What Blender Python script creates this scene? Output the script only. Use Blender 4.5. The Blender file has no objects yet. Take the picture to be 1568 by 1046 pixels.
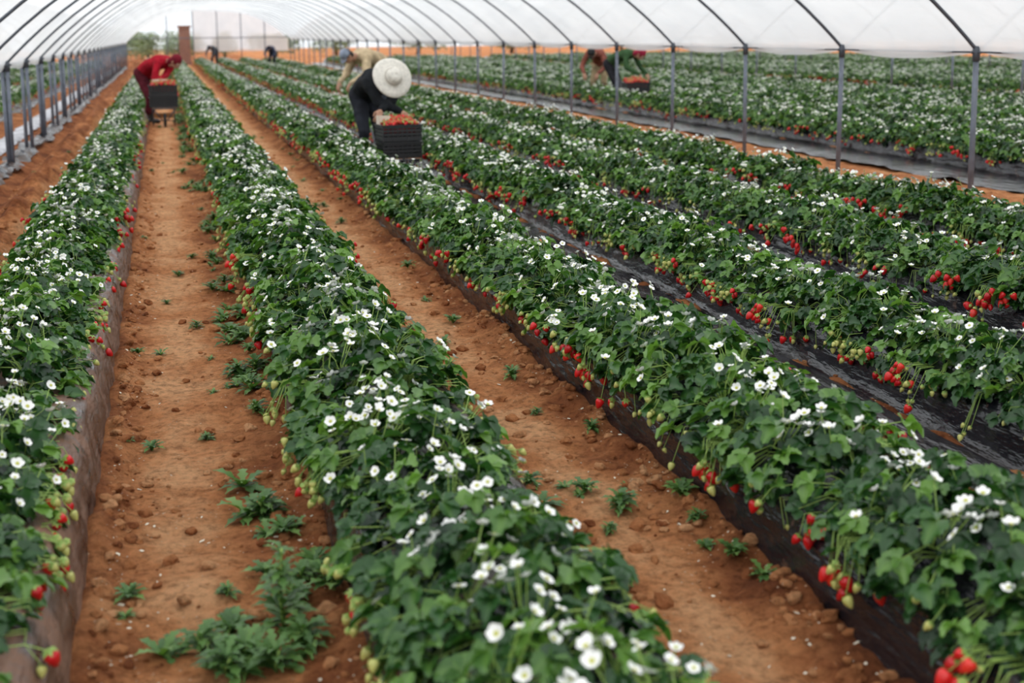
import bpy, bmesh, math, random, time
import numpy as np
from mathutils import Vector, Matrix, noise as mnoise
random.seed(7); np.random.seed(7)
R=random.Random(11)
scene=bpy.context.scene
COL=scene.collection
scene.view_settings.view_transform='Standard'

# ------------------------------------------------------------------ helpers
def vnoise(x,y,seed=0):
    x=np.asarray(x,float); y=np.asarray(y,float)
    xi=np.floor(x).astype(np.int64); yi=np.floor(y).astype(np.int64)
    fx=x-xi; fy=y-yi
    fx=fx*fx*(3-2*fx); fy=fy*fy*(3-2*fy)
    def h(a,b):
        n=(a*374761393+b*668265263+seed*974634777)&0x7fffffff
        n=((n^(n>>13))*1274126177)&0x7fffffff
        n=n^(n>>16)
        return (n&0xffff)/65535.0
    return (h(xi,yi)*(1-fx)+h(xi+1,yi)*fx)*(1-fy)+(h(xi,yi+1)*(1-fx)+h(xi+1,yi+1)*fx)*fy
def fbm(x,y,o=3,seed=0):
    s=0;a=1;t=0
    for i in range(o):
        s=s+a*vnoise(x*2**i,y*2**i,seed+i*17); t+=a; a*=.5
    return s/t-0.5

def new_mat(name):
    m=bpy.data.materials.new(name); m.use_nodes=True
    nt=m.node_tree; nt.nodes.clear()
    out=nt.nodes.new('ShaderNodeOutputMaterial')
    return m,nt,out
def N(nt,t,**kw):
    n=nt.nodes.new(t)
    for k,v in kw.items():
        if k in('data_type','blend_type','operation','attribute_name'): setattr(n,k,v)
        else: n.inputs[k].default_value=v
    return n
def ramp(nt,fac,stops):
    r=nt.nodes.new('ShaderNodeValToRGB'); e=r.color_ramp.elements
    e[0].position=stops[0][0]; e[0].color=(*stops[0][1],1)
    e[1].position=stops[-1][0]; e[1].color=(*stops[-1][1],1)
    for p,c in stops[1:-1]:
        q=e.new(p); q.color=(*c,1)
    nt.links.new(fac,r.inputs[0]); return r
def simple(name,col,rough=.6,spec=.5,metal=0,nscale=0,namp=.25,bump=0,bscale=60):
    m,nt,out=new_mat(name)
    p=N(nt,'ShaderNodeBsdfPrincipled'); p.inputs['Base Color'].default_value=(*col,1)
    p.inputs['Roughness'].default_value=rough; p.inputs['Metallic'].default_value=metal
    p.inputs['Specular IOR Level'].default_value=spec
    nt.links.new(p.outputs[0],out.inputs[0])
    tc=N(nt,'ShaderNodeTexCoord')
    if nscale:
        no=N(nt,'ShaderNodeTexNoise',Scale=nscale,Detail=4.0); nt.links.new(tc.outputs['Object'],no.inputs['Vector'])
        r=ramp(nt,no.outputs[0],[(.3,tuple(c*(1-namp) for c in col)),(.7,tuple(min(1,c*(1+namp)) for c in col))])
        nt.links.new(r.outputs[0],p.inputs['Base Color'])
    if bump:
        no=N(nt,'ShaderNodeTexNoise',Scale=bscale,Detail=4.0); nt.links.new(tc.outputs['Object'],no.inputs['Vector'])
        b=N(nt,'ShaderNodeBump',Strength=bump,Distance=.01); nt.links.new(no.outputs[0],b.inputs['Height'])
        nt.links.new(b.outputs[0],p.inputs['Normal'])
    return m

# ------------------------------------------------------------------ materials
def soil_material():
    m,nt,out=new_mat('orange_soil'); L=nt.links.new
    p=N(nt,'ShaderNodeBsdfPrincipled',Roughness=.95); p.inputs['Specular IOR Level'].default_value=.12
    g=N(nt,'ShaderNodeNewGeometry')
    a=N(nt,'ShaderNodeAttribute',attribute_name='Col'); s=N(nt,'ShaderNodeSeparateColor'); L(a.outputs['Color'],s.inputs[0])
    n1=N(nt,'ShaderNodeTexNoise',Scale=2.6,Detail=7.0,Roughness=.68); L(g.outputs['Position'],n1.inputs['Vector'])
    ad=N(nt,'ShaderNodeMath',operation='MULTIPLY_ADD'); ad.inputs[1].default_value=.46; L(s.outputs[0],ad.inputs[0]); 
    sb=N(nt,'ShaderNodeMath',operation='SUBTRACT'); sb.inputs[1].default_value=.205; L(n1.outputs[0],sb.inputs[0]); L(sb.outputs[0],ad.inputs[2])
    r1=ramp(nt,ad.outputs[0],[(.25,(.19,.060,.024)),(.40,(.38,.132,.050)),(.56,(.64,.265,.105)),(.75,(.82,.43,.21))])
    n2=N(nt,'ShaderNodeTexNoise',Scale=26.0,Detail=8.0,Roughness=.74); L(g.outputs['Position'],n2.inputs['Vector'])
    r2=ramp(nt,n2.outputs[0],[(.33,(.38,.33,.30)),(.5,(.95,.95,.95)),(.70,(1.25,1.25,1.3))])
    mx=N(nt,'ShaderNodeMix',data_type='RGBA',blend_type='MULTIPLY'); mx.inputs[0].default_value=.9
    L(r1.outputs[0],mx.inputs[6]); L(r2.outputs[0],mx.inputs[7])
    v=N(nt,'ShaderNodeTexVoronoi',Scale=42.0); L(g.outputs['Position'],v.inputs['Vector'])
    lt=N(nt,'ShaderNodeMath',operation='LESS_THAN'); lt.inputs[1].default_value=.13; L(v.outputs['Distance'],lt.inputs[0])
    n4=N(nt,'ShaderNodeTexNoise',Scale=5.0); L(g.outputs['Position'],n4.inputs['Vector'])
    gt=N(nt,'ShaderNodeMath',operation='GREATER_THAN'); gt.inputs[1].default_value=.56; L(n4.outputs[0],gt.inputs[0])
    mu=N(nt,'ShaderNodeMath',operation='MULTIPLY'); L(lt.outputs[0],mu.inputs[0]); L(gt.outputs[0],mu.inputs[1])
    m2=N(nt,'ShaderNodeMix',data_type='RGBA'); L(mu.outputs[0],m2.inputs[0]); L(mx.outputs[2],m2.inputs[6]); m2.inputs[7].default_value=(.75,.54,.38,1)
    L(m2.outputs[2],p.inputs['Base Color'])
    n3=N(nt,'ShaderNodeTexNoise',Scale=34.0,Detail=8.0,Roughness=.74); L(g.outputs['Position'],n3.inputs['Vector'])
    b=N(nt,'ShaderNodeBump',Strength=1.0,Distance=.035); L(n3.outputs[0],b.inputs['Height']); L(b.outputs[0],p.inputs['Normal'])
    L(p.outputs[0],out.inputs[0]); return m
def mulch_material(name,dust,dustcol=(.22,.10,.055)):
    m,nt,out=new_mat(name); L=nt.links.new
    p=N(nt,'ShaderNodeBsdfPrincipled')
    p.inputs['Specular IOR Level'].default_value=.65
    g=N(nt,'ShaderNodeNewGeometry')
    n1=N(nt,'ShaderNodeTexNoise',Scale=6.0,Detail=6.0,Roughness=.65); L(g.outputs['Position'],n1.inputs['Vector'])
    r=N(nt,'ShaderNodeMapRange'); r.inputs[1].default_value=.68-dust*.5; r.inputs[2].default_value=.8-dust*.3
    L(n1.outputs[0],r.inputs[0])
    sp=N(nt,'ShaderNodeSeparateXYZ'); L(g.outputs['Position'],sp.inputs[0])
    zr=N(nt,'ShaderNodeMapRange'); zr.inputs[1].default_value=.08; zr.inputs[2].default_value=-.01; L(sp.outputs[2],zr.inputs[0])
    n5=N(nt,'ShaderNodeMath',operation='MULTIPLY'); L(zr.outputs[0],n5.inputs[0]); L(n1.outputs[0],n5.inputs[1])
    n5b=N(nt,'ShaderNodeMath',operation='MULTIPLY'); n5b.inputs[1].default_value=.15+dust; L(n5.outputs[0],n5b.inputs[0])
    ad=N(nt,'ShaderNodeMath',operation='ADD'); ad.use_clamp=True; L(r.outputs[0],ad.inputs[0]); L(n5b.outputs[0],ad.inputs[1])
    mx=N(nt,'ShaderNodeMix',data_type='RGBA'); mx.inputs[6].default_value=(.012,.012,.017,1); mx.inputs[7].default_value=(*dustcol,1)
    L(ad.outputs[0],mx.inputs[0]); L(mx.outputs[2],p.inputs['Base Color'])
    rr=N(nt,'ShaderNodeMapRange'); rr.inputs[3].default_value=.18; rr.inputs[4].default_value=.75; L(ad.outputs[0],rr.inputs[0]); L(rr.outputs[0],p.inputs['Roughness'])
    mp=N(nt,'ShaderNodeMapping'); mp.inputs['Scale'].default_value=(18,4.5,18); L(g.outputs['Position'],mp.inputs[0])
    n3=N(nt,'ShaderNodeTexNoise',Scale=1.0,Detail=4.0); L(mp.outputs[0],n3.inputs['Vector'])
    b=N(nt,'ShaderNodeBump',Strength=.8,Distance=.03); L(n3.outputs[0],b.inputs['Height']); L(b.outputs[0],p.inputs['Normal'])
    L(p.outputs[0],out.inputs[0]); return m
def leaf_material(name,dark,mid,light,trans=.22,rough=.36):
    m,nt,out=new_mat(name); L=nt.links.new
    p=N(nt,'ShaderNodeBsdfPrincipled',Roughness=rough); p.inputs['Specular IOR Level'].default_value=.5
    a=N(nt,'ShaderNodeAttribute',attribute_name='Col')
    oi=N(nt,'ShaderNodeObjectInfo')
    s=N(nt,'ShaderNodeSeparateColor'); L(a.outputs['Color'],s.inputs[0])
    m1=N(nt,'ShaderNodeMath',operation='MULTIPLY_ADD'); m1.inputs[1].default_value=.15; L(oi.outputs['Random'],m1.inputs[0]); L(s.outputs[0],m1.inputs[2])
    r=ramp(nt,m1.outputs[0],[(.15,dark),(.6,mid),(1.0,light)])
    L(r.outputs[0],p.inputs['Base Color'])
    t=N(nt,'ShaderNodeBsdfTranslucent'); 
    mm=N(nt,'ShaderNodeMix',data_type='RGBA',blend_type='MULTIPLY'); mm.inputs[0].default_value=1; L(r.outputs[0],mm.inputs[6]); mm.inputs[7].default_value=(1.7,1.9,.7,1)
    L(mm.outputs[2],t.inputs[0])
    ms=N(nt,'ShaderNodeMixShader'); ms.inputs[0].default_value=trans; L(p.outputs[0],ms.inputs[1]); L(t.outputs[0],ms.inputs[2])
    L(ms.outputs[0],out.inputs[0]); return m
def film_material():
    m,nt,out=new_mat('white_polythene'); L=nt.links.new
    g=N(nt,'ShaderNodeNewGeometry')
    mp=N(nt,'ShaderNodeMapping'); mp.inputs['Scale'].default_value=(.9,.5,.9); L(g.outputs['Position'],mp.inputs[0])
    n=N(nt,'ShaderNodeTexNoise',Scale=1.6,Detail=5.0); L(mp.outputs[0],n.inputs['Vector'])
    r=ramp(nt,n.outputs[0],[(.3,(.84,.86,.88)),(.7,(.97,.975,.98))])
    d=N(nt,'ShaderNodeBsdfDiffuse'); t=N(nt,'ShaderNodeBsdfTranslucent'); tr=N(nt,'ShaderNodeBsdfTransparent')
    L(r.outputs[0],d.inputs[0]); L(r.outputs[0],t.inputs[0])
    tr.inputs[0].default_value=(.97,.98,1,1)
    b=N(nt,'ShaderNodeBump',Strength=.6,Distance=.08); L(n.outputs[0],b.inputs['Height']); L(b.outputs[0],d.inputs['Normal']); L(b.outputs[0],t.inputs['Normal'])
    a=N(nt,'ShaderNodeMixShader'); a.inputs[0].default_value=.82; L(d.outputs[0],a.inputs[1]); L(t.outputs[0],a.inputs[2])
    c=N(nt,'ShaderNodeMixShader'); c.inputs[0].default_value=.3; L(a.outputs[0],c.inputs[1]); L(tr.outputs[0],c.inputs[2])
    L(c.outputs[0],out.inputs[0]); return m
def berry_material():
    m,nt,out=new_mat('strawberry_red'); L=nt.links.new
    p=N(nt,'ShaderNodeBsdfPrincipled',Roughness=.3)
    a=N(nt,'ShaderNodeAttribute',attribute_name='Col'); s=N(nt,'ShaderNodeSeparateColor'); L(a.outputs['Color'],s.inputs[0])
    r=ramp(nt,s.outputs[0],[(0,(.30,.003,.006)),(.7,(.62,.008,.012)),(1,(.74,.035,.02))]); L(r.outputs[0],p.inputs['Base Color'])
    tc=N(nt,'ShaderNodeTexCoord'); v=N(nt,'ShaderNodeTexVoronoi',Scale=250.0); L(tc.outputs['Object'],v.inputs['Vector'])
    b=N(nt,'ShaderNodeBump',Strength=.4,Distance=.002); L(v.outputs['Distance'],b.inputs['Height']); L(b.outputs[0],p.inputs['Normal'])
    L(p.outputs[0],out.inputs[0]); return m

M_soil=soil_material()
M_mulch=mulch_material('black_mulch_film',.05)
M_mulch_mid=mulch_material('dusty_mulch_film',.4,(.13,.085,.06))
M_mulch_dust=mulch_material('soil_coated_mulch_film',.66,(.20,.10,.058))
M_leaf=leaf_material('strawberry_leaf',(.006,.026,.008),(.030,.098,.022),(.15,.29,.055))
M_weed=leaf_material('weed_leaf',(.05,.12,.03),(.10,.21,.05),(.19,.32,.08),.2,.5)
M_stem=simple('green_stem',(.28,.42,.09),.5)
M_petal=simple('white_petal',(.90,.90,.87),.6)
M_yel=simple('flower_center',(.50,.50,.08),.6)
M_berry=berry_material()
M_unripe=simple('unripe_berry',(.50,.50,.15),.4)
M_film=film_material()
M_pipe=simple('galvanised_pipe',(.15,.17,.21),.5,metal=.2,nscale=8)
M_hoop=simple('hoop_pipe',(.08,.09,.11),.55,metal=.2)

class MB:
    def __init__(s): s.v=[];s.f=[];s.m=[];s.c=[];s.n=0
    def add(s,v,f,mat=0,tint=.5):
        v=np.asarray(v,float); o=s.n
        s.v.append(v); s.n+=len(v)
        s.f+= [tuple(i+o for i in q) for q in f]; s.m+=[mat]*len(f)
        t=np.full(len(v),tint) if np.isscalar(tint) else np.asarray(tint)
        s.c.append(t)
    def mesh(s,name,mats,smooth=True):
        me=bpy.data.meshes.new(name)
        V=np.concatenate(s.v); me.from_pydata(V.tolist(),[],s.f)
        for m in mats: me.materials.append(m)
        me.polygons.foreach_set('material_index',s.m)
        if smooth: me.polygons.foreach_set('use_smooth',[True]*len(s.f))
        ca=me.color_attributes.new(name='Col',type='FLOAT_COLOR',domain='POINT')
        c=np.concatenate(s.c); c4=np.stack([c,c,c,np.ones_like(c)],1).ravel()
        ca.data.foreach_set('color',c4)
        me.update(); return me
def obj(name,me,parent=None,coll=None):
    o=bpy.data.objects.new(name,me); (coll or COL).objects.link(o)
    if parent: o.parent=parent
    return o
def empty(name,loc=(0,0,0)):
    o=bpy.data.objects.new(name,None); COL.objects.link(o); o.location=loc; o.empty_display_size=.2; return o
def unit(v): v=np.asarray(v,float); return v/ (np.linalg.norm(v)+1e-9)
def tube(mb,pts,r,seg=6,mat=0,tint=.5,cap=True):
    pts=[np.asarray(p,float) for p in pts]; rs=r if hasattr(r,'__len__') else [r]*len(pts)
    V=[];F=[]
    up=None
    for i,p in enumerate(pts):
        d=unit(pts[min(i+1,len(pts)-1)]-pts[max(i-1,0)])
        if up is None:
            up=np.array([0,0,1.]) if abs(d[2])<.9 else np.array([1.,0,0])
        a=unit(np.cross(d,up)); b=np.cross(a,d); up=b
        for k in range(seg):
            t=2*math.pi*k/seg; V.append(p+rs[i]*(math.cos(t)*a+math.sin(t)*b))
    for i in range(len(pts)-1):
        for k in range(seg):
            F.append((i*seg+k,i*seg+(k+1)%seg,(i+1)*seg+(k+1)%seg,(i+1)*seg+k))
    if cap:
        F.append(tuple(range(seg))[::-1]); F.append(tuple((len(pts)-1)*seg+k for k in range(seg)))
    mb.add(V,F,mat,tint)
def box(mb,c,s,mat=0,tint=.5,rot=None):
    c=np.asarray(c,float); h=np.asarray(s,float)/2
    V=np.array([[x,y,z] for x in(-1,1) for y in(-1,1) for z in(-1,1)])*h
    if rot is not None: V=V@np.array(rot).T
    F=[(0,1,3,2),(4,6,7,5),(0,4,5,1),(2,3,7,6),(0,2,6,4),(1,5,7,3)]
    mb.add(V+c,F,mat,tint)
def frame(d,n):
    d=unit(d); n=unit(np.asarray(n)-np.dot(n,d)*d); x=np.cross(d,n); return np.stack([x,d,n],1)
def rotz(a): c,s=math.cos(a),math.sin(a); return np.array([[c,-s,0],[s,c,0],[0,0,1]])

# ------------------------------------------------------------------ people
def ico(sub):
    bm=bmesh.new(); bmesh.ops.create_icosphere(bm,subdivisions=sub,radius=1)
    V=np.array([v.co[:] for v in bm.verts]); F=np.array([[v.index for v in f.verts] for f in bm.faces]); bm.free(); return V,F
I2=ico(2); I3=ico(3)
def blob(parts,voxel,smooth=3,name='b'):
    Vs=[];Fs=[];n=0
    for p in parts:
        if p[0]=='cap':
            _,a,ra,b,rb=p; a=np.array(a);b=np.array(b); k=min(14,max(2,int(np.linalg.norm(b-a)/(min(ra,rb)*.5))+1))
            for i in range(k+1):
                t=i/k; Vs.append(I2[0]*(ra+(rb-ra)*t)+a+(b-a)*t); Fs.append(I2[1]+n); n+=len(I2[0])
        else:
            _,c,rad,M=p; Vs.append(I3[0]*np.array(rad)+np.array(c)); Fs.append(I3[1]+n); n+=len(I3[0])
    me=bpy.data.meshes.new(name); me.from_pydata(np.concatenate(Vs).tolist(),[],np.concatenate(Fs).tolist())
    o=bpy.data.objects.new(name,me); COL.objects.link(o)
    m=o.modifiers.new('r','REMESH'); m.mode='VOXEL'; m.voxel_size=voxel; m.use_smooth_shade=True
    s=o.modifiers.new('s','SMOOTH'); s.factor=.6; s.iterations=smooth
    dg=bpy.context.evaluated_depsgraph_get(); dg.update()
    res=bpy.data.meshes.new_from_object(o.evaluated_get(dg))
    bpy.data.objects.remove(o); bpy.data.meshes.remove(me)
    res.polygons.foreach_set('use_smooth',[True]*len(res.polygons))
    return res
M_skin=simple('skin',(.42,.22,.14),.55)
M_hair=simple('dark_hair',(.02,.014,.01),.6)
M_eye=simple('eye',(.85,.85,.82),.3); M_pupil=simple('pupil',(.02,.012,.01),.2); M_lip=simple('lips',(.4,.13,.1),.5)
M_boot=simple('rubber_boot',(.03,.03,.03),.4)
M_straw=simple('bleached_straw',(.76,.72,.64),.8,nscale=30,namp=.14,bump=.6,bscale=120)
def segd(P,a,b):
    a=np.array(a);b=np.array(b); ab=b-a; t=np.clip(((P-a)@ab)/(ab@ab+1e-9),0,1); return np.linalg.norm(P-(a+t[:,None]*ab),axis=1)
def sn(P,f,ph):
    x,y,z=P[:,0]*f+ph,P[:,1]*f+ph*1.7,P[:,2]*f+ph*.6
    return (np.sin(x+1.7*np.sin(y*1.1))+np.sin(y*1.3+1.5*np.sin(z*.9))+np.sin(z*1.2+1.6*np.sin(x*1.2)))/3
_cache={}
def cblob(key,*a):
    if key not in _cache: _cache[key]=blob(*a)
    return _cache[key].copy()
def head_meshes(root,T,hairmat):
    parts=[('ell',(0,-.01,.02),(.077,.095,.095),None),('ell',(0,.015,-.045),(.058,.07,.07),None),('cap',(0,.06,-.095),.022,(0,.045,-.09),.03),
           ('cap',(0,.088,.01),.010,(0,.108,-.025),.015),('ell',(.079,-.005,-.01),(.012,.02,.032),None),('ell',(-.079,-.005,-.01),(.012,.02,.032),None),
           ('cap',(-.045,.078,.028),.012,(.045,.078,.028),.012),('cap',(-.02,.085,-.058),.009,(.02,.085,-.058),.009),('cap',(0,-.02,-.06),.052,(0,-.04,-.13),.052)]
    me=cblob('head',parts,.006,2,'head'); me.materials.clear(); me.materials.append(M_skin); me.transform(T); obj('head',me,root)
    bm=bmesh.new()
    for s in(-1,1):
        bmesh.ops.create_icosphere(bm,subdivisions=2,radius=.0125,matrix=Matrix.Translation((s*.03,.079,.006)))
    nf=len(bm.faces)
    for s in(-1,1):
        bmesh.ops.create_icosphere(bm,subdivisions=2,radius=.007,matrix=Matrix.Translation((s*.03,.087,.006)))
    n2=len(bm.faces)
    bmesh.ops.create_icosphere(bm,subdivisions=2,radius=1,matrix=Matrix.Translation((0,.092,-.058))@Matrix.Diagonal((.024,.006,.006,1)))
    bm.faces.ensure_lookup_table()
    for i,f in enumerate(bm.faces): f.material_index=0 if i<nf else (1 if i<n2 else 2)
    me=bpy.data.meshes.new('face'); bm.to_mesh(me); bm.free()
    for m in(M_eye,M_pupil,M_lip): me.materials.append(m)
    me.transform(T); obj('face',me,root)
    me=cblob('hair',[('ell',(0,-.022,.035),(.086,.098,.095),None),('ell',(0,-.06,-.03),(.07,.06,.075),None)],.008,2,'hair')
    me.materials.clear(); me.materials.append(hairmat); me.transform(T); obj('hair',me,root)
def hand_mesh(root,wrist,dirv,side,mat):
    d=Vector(dirv).normalized(); x=Vector((side,0,0)); x=(x-x.dot(d)*d).normalized(); n=x.cross(d)*side
    inward=-n if n.y>0 else n
    B=lambda a,b,c: Vector(wrist)+x*a+d*b+inward*c
    parts=[('cap',B(0,-.02,0),.026,B(0,.03,0),.027),('cap',B(-.02,.03,0),.018,B(-.025,.085,.004),.013),('cap',B(.02,.03,0),.018,B(.025,.08,.004),.013),('cap',B(0,.03,0),.018,B(0,.088,.004),.013)]
    for k,(o,l) in enumerate([(-.030,.075),(-.010,.085),(.011,.078),(.031,.062)]):
        a=B(o,.085,.004); b=B(o*1.12,.085+l*.42,.018); c=B(o*1.15,.085+l*.68,.045); e=B(o*1.1,.085+l*.72,.068)
        parts+= [('cap',a,.0092,b,.0088),('cap',b,.0088,c,.0082),('cap',c,.0082,e,.0074)]
    parts+= [('cap',B(-.024,.02,.006),.013,B(-.055,.055,.02),.011),('cap',B(-.055,.055,.02),.0105,B(-.052,.088,.042),.009)]
    me=blob(parts,.0045,1,'hand'); me.materials.clear(); me.materials.append(mat); obj('hand',me,root)
def revolve(prof,seg=40,wav=0):
    V=[];F=[]
    for i,(r,z) in enumerate(prof):
        for k in range(seg):
            t=2*math.pi*k/seg; V.append((r*math.cos(t),r*math.sin(t),z+wav*(r/.24)**3*math.sin(2*t+.5)))
    for i in range(len(prof)-1):
        for k in range(seg): F.append((i*seg+k,i*seg+(k+1)%seg,(i+1)*seg+(k+1)%seg,(i+1)*seg+k))
    return V,F
def worker(loc,heading,jacket,trousers,hat=None,hatmat=None,wrists=None,hair=None,scale=1,headdir=None,bulk=1.0):
    root=empty('farm_worker',loc)
    h=Vector((heading[0],heading[1],0)).normalized()
    root.rotation_euler=(0,0,math.atan2(-h.x,h.y)); root.scale=(scale,)*3
    V=Vector
    pel=V((0,-.22,.92)); mid=V((0,-.02,1.06)); chest=V((0,.22,1.12)); sh=V((0,.32,1.12)); neck=V((0,.42,1.13))
    inv=Matrix.Rotation(-root.rotation_euler.z,3,'Z')
    W=[]
    for s in(-1,1):
        if wrists: w=inv@(V(wrists[0 if s<0 else 1])-V(loc))/scale
        else: w=V((s*.17,.62,.70))
        S=V((s*.185,.31,1.09)); dv=w-S
        if dv.length>.54: w=S+dv.normalized()*.54
        Lh=.285; m=(S+w)/2; ht=math.sqrt(max(0,Lh*Lh-((w-S).length/2)**2)); pole=V((s*.6,-.5,-.3)); ax=(w-S).normalized(); pole=(pole-ax*pole.dot(ax)).normalized()
        W.append((s,S,m+pole*ht,w))
    parts=[]
    for o in(-.075,0,.075):
        X=V((o,0,0)); parts+= [('cap',pel+X,.125*bulk if o==0 else .115*bulk,mid+X,.118*bulk if o==0 else .105*bulk),('cap',mid+X,.118*bulk if o==0 else .105*bulk,chest+X*1.3,.125*bulk if o==0 else .11*bulk),('cap',chest+X*1.3,.115*bulk,sh+X*1.2,.09)]
    parts+= [('cap',(-.16,.30,1.115),.075,(.16,.30,1.115),.075),('cap',sh,.07,neck,.056),('cap',neck,.056,V((0,.50,1.12)),.05)]
    segs=[('jacket',pel+V((0,.06,.02)),mid),('jacket',mid,chest),('jacket',chest,sh),('skin',neck+V((0,.03,0)),V((0,.5,1.12)))]
    for s,S,E,w in W:
        parts+= [('cap',S,.068*bulk,E,.055*bulk),('cap',E,.055*bulk,w,.042)]
        segs+= [('jacket',S,E),('jacket',E,w)]
    for s in(-1,1):
        hp=V((s*.09,-.21,.88)); kn=V((s*.12,-.03+.04*s,.49)); an=V((s*.125,-.13+.08*s,.10)); to=an+V((s*.02,.15,-.055))
        parts+= [('cap',hp,.108,kn,.072),('cap',kn,.072,an+V((0,0,.08)),.056),('cap',an+V((0,0,.08)),.05,an,.05),('cap',an+V((0,-.03,-.05)),.044,to,.038)]
        segs+= [('trousers',hp,kn),('trousers',kn,an+V((0,0,.12))),('boot',an+V((0,0,.03)),an+V((0,-.03,-.05))),('boot',an+V((0,-.03,-.05)),to)]
    me=blob(parts,.013,3,'body')
    me.materials.clear()
    mats=[jacket,trousers,M_skin,M_boot]; idx={'jacket':0,'trousers':1,'skin':2,'boot':3}
    for m in mats: me.materials.append(m)
    nv=len(me.vertices); P=np.zeros(nv*3); me.vertices.foreach_get('co',P); P=P.reshape(-1,3)
    Nn=np.zeros(nv*3); me.vertices.foreach_get('normal',Nn); Nn=Nn.reshape(-1,3)
    D=.007*sn(P,13,1)+.006*(1-2*np.abs(sn(P,22,4)))
    P2=P+Nn*D[:,None]
    npz=len(me.polygons); C=np.zeros(npz*3); me.polygons.foreach_get('center',C); C=C.reshape(-1,3)
    DD=np.stack([segd(C,s[1],s[2])-(.03 if s[0]=='jacket' else 0) for s in segs],1)
    mi=np.array([idx[s[0]] for s in segs])[DD.argmin(1)]
    me.polygons.foreach_set('material_index',mi.astype(np.int32)); me.vertices.foreach_set('co',P2.ravel()); me.update()
    obj('body',me,root)
    for s,S,E,w in W:
        hand_mesh(root,w+(w-E).normalized()*.02,(w-E).normalized()*.75+V((0,0,-.5)),s,M_skin)
    hd=headdir or (0,.86,.5)
    u=V(hd).normalized(); f=V((0,1,-u.y/max(.05,u.z))).normalized() if u.z>0.05 else V((0,0,-1))
    f=(f-u*f.dot(u)).normalized(); f=f if f.z<0.2 else -f
    x=f.cross(u)
    hc=V((0,.58,1.125))
    T=Matrix((( x.x,f.x,u.x,hc.x),(x.y,f.y,u.y,hc.y),(x.z,f.z,u.z,hc.z),(0,0,0,1)))
    head_meshes(root,T,hair or M_hair)
    if hat=='straw':
        prof=[(.245,-.012),(.24,.0),(.2,.012),(.15,.018),(.105,.022),(.098,.05),(.09,.085),(.07,.11),(.035,.12),(.0005,.117)]
        V_,F_=revolve(prof,44,.012); me=bpy.data.meshes.new('straw_hat'); me.from_pydata(V_,[],F_); me.polygons.foreach_set('use_smooth',[True]*len(F_)); me.materials.append(hatmat)
        me.transform(T@Matrix.Translation((0,-.01,.05))@Matrix.Rotation(.05,4,'X')); o=obj('straw_hat',me,root)
        sd=o.modifiers.new('s','SOLIDIFY'); sd.thickness=.004
        mb=MB(); tube(mb,[(.1015*math.cos(t),.1015*math.sin(t),.034) for t in np.linspace(0,2*math.pi,33)],.009,6,cap=False)
        bme=mb.mesh('hat_band',[simple('hat_band',(.50,.45,.38),.8)]); bme.transform(T@Matrix.Translation((0,-.01,.05))@Matrix.Rotation(.05,4,'X')); obj('hat_band',bme,root)
    elif hat=='cap':
        prof=[(.092,0),(.094,.03),(.085,.07),(.055,.095),(.0005,.104)]
        V_,F_=revolve(prof,28); n=len(V_)
        for i,t in enumerate(np.linspace(-1,1,9)):
            V_+= [(.088*math.sin(t),.088*math.cos(t),.005),(.085*math.sin(t)*1.0,.085+.075*math.cos(t*1.4),-.012)]
        F_+= [(n+2*i,n+2*i+2,n+2*i+3,n+2*i+1) for i in range(8)]
        me=bpy.data.meshes.new('cap'); me.from_pydata(V_,[],F_); me.materials.append(hatmat); me.polygons.foreach_set('use_smooth',[True]*len(F_))
        me.transform(T@Matrix.Translation((0,-.01,.035))); obj('cap',me,root)
    elif hat=='scarf':
        me=cblob('scarf',[('ell',(0,-.022,.03),(.092,.105,.105),None),('cap',(0,-.06,-.05),.075,(0,-.08,-.12),.07)],.008,2,'headscarf'); me.materials.clear(); me.materials.append(hatmat)
        me.transform(T); obj('headscarf',me,root)
    return root
def cloth(name,c,na=.3): return simple(name,c,.85,spec=.2,nscale=9,namp=na,bump=.3,bscale=200)
worker((2.36,15.05,0),(.24,-.97),cloth('black_jacket',(.012,.014,.017)),cloth('dark_trousers',(.02,.022,.03)),'straw',M_straw,
       wrists=((2.34,14.40,.72),(2.64,14.42,.68)),headdir=(0,.95,.30),scale=.97,bulk=1.14)
worker((-.19,24.6,0),(.72,-.69),cloth('red_jacket',(.34,.006,.018)),cloth('maroon_trousers',(.09,.01,.018)),'scarf',cloth('dark_red_scarf',(.16,.01,.02)),
       wrists=((-.10,23.98,.78),(.12,24.12,.76)),headdir=(0,.8,.6),scale=1.02,bulk=1.08)
worker((3.74,23.4,0),(-.88,-.47),cloth('tan_jacket',(.52,.40,.25)),cloth('grey_trousers',(.05,.055,.07)),'cap',cloth('grey_blue_cap',(.26,.30,.38)),headdir=(0,.85,.52),scale=1.08,bulk=1.18)
worker((9.58,27.9,0),(-.55,-.83),cloth('rust_jacket',(.22,.07,.05)),cloth('khaki_trousers',(.34,.26,.15)),'cap',cloth('dark_cap',(.03,.03,.03)))
worker((9.6,26.6,0),(.6,-.8),cloth('green_jacket',(.035,.08,.03)),cloth('black_trousers',(.02,.02,.025)),'scarf',cloth('crimson_scarf',(.3,.02,.05)))
worker((5.0,62,0),(-.3,-1),cloth('navy_jacket',(.05,.06,.10)),cloth('navy_trousers',(.02,.02,.03)),'cap',cloth('navy_cap',(.02,.02,.04)),scale=.9)
worker((2.55,68,0),(-.5,-1),cloth('charcoal_jacket',(.07,.07,.08)),cloth('ink_trousers',(.03,.03,.04)),'cap',cloth('ink_cap',(.03,.03,.05)),scale=.9)

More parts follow.
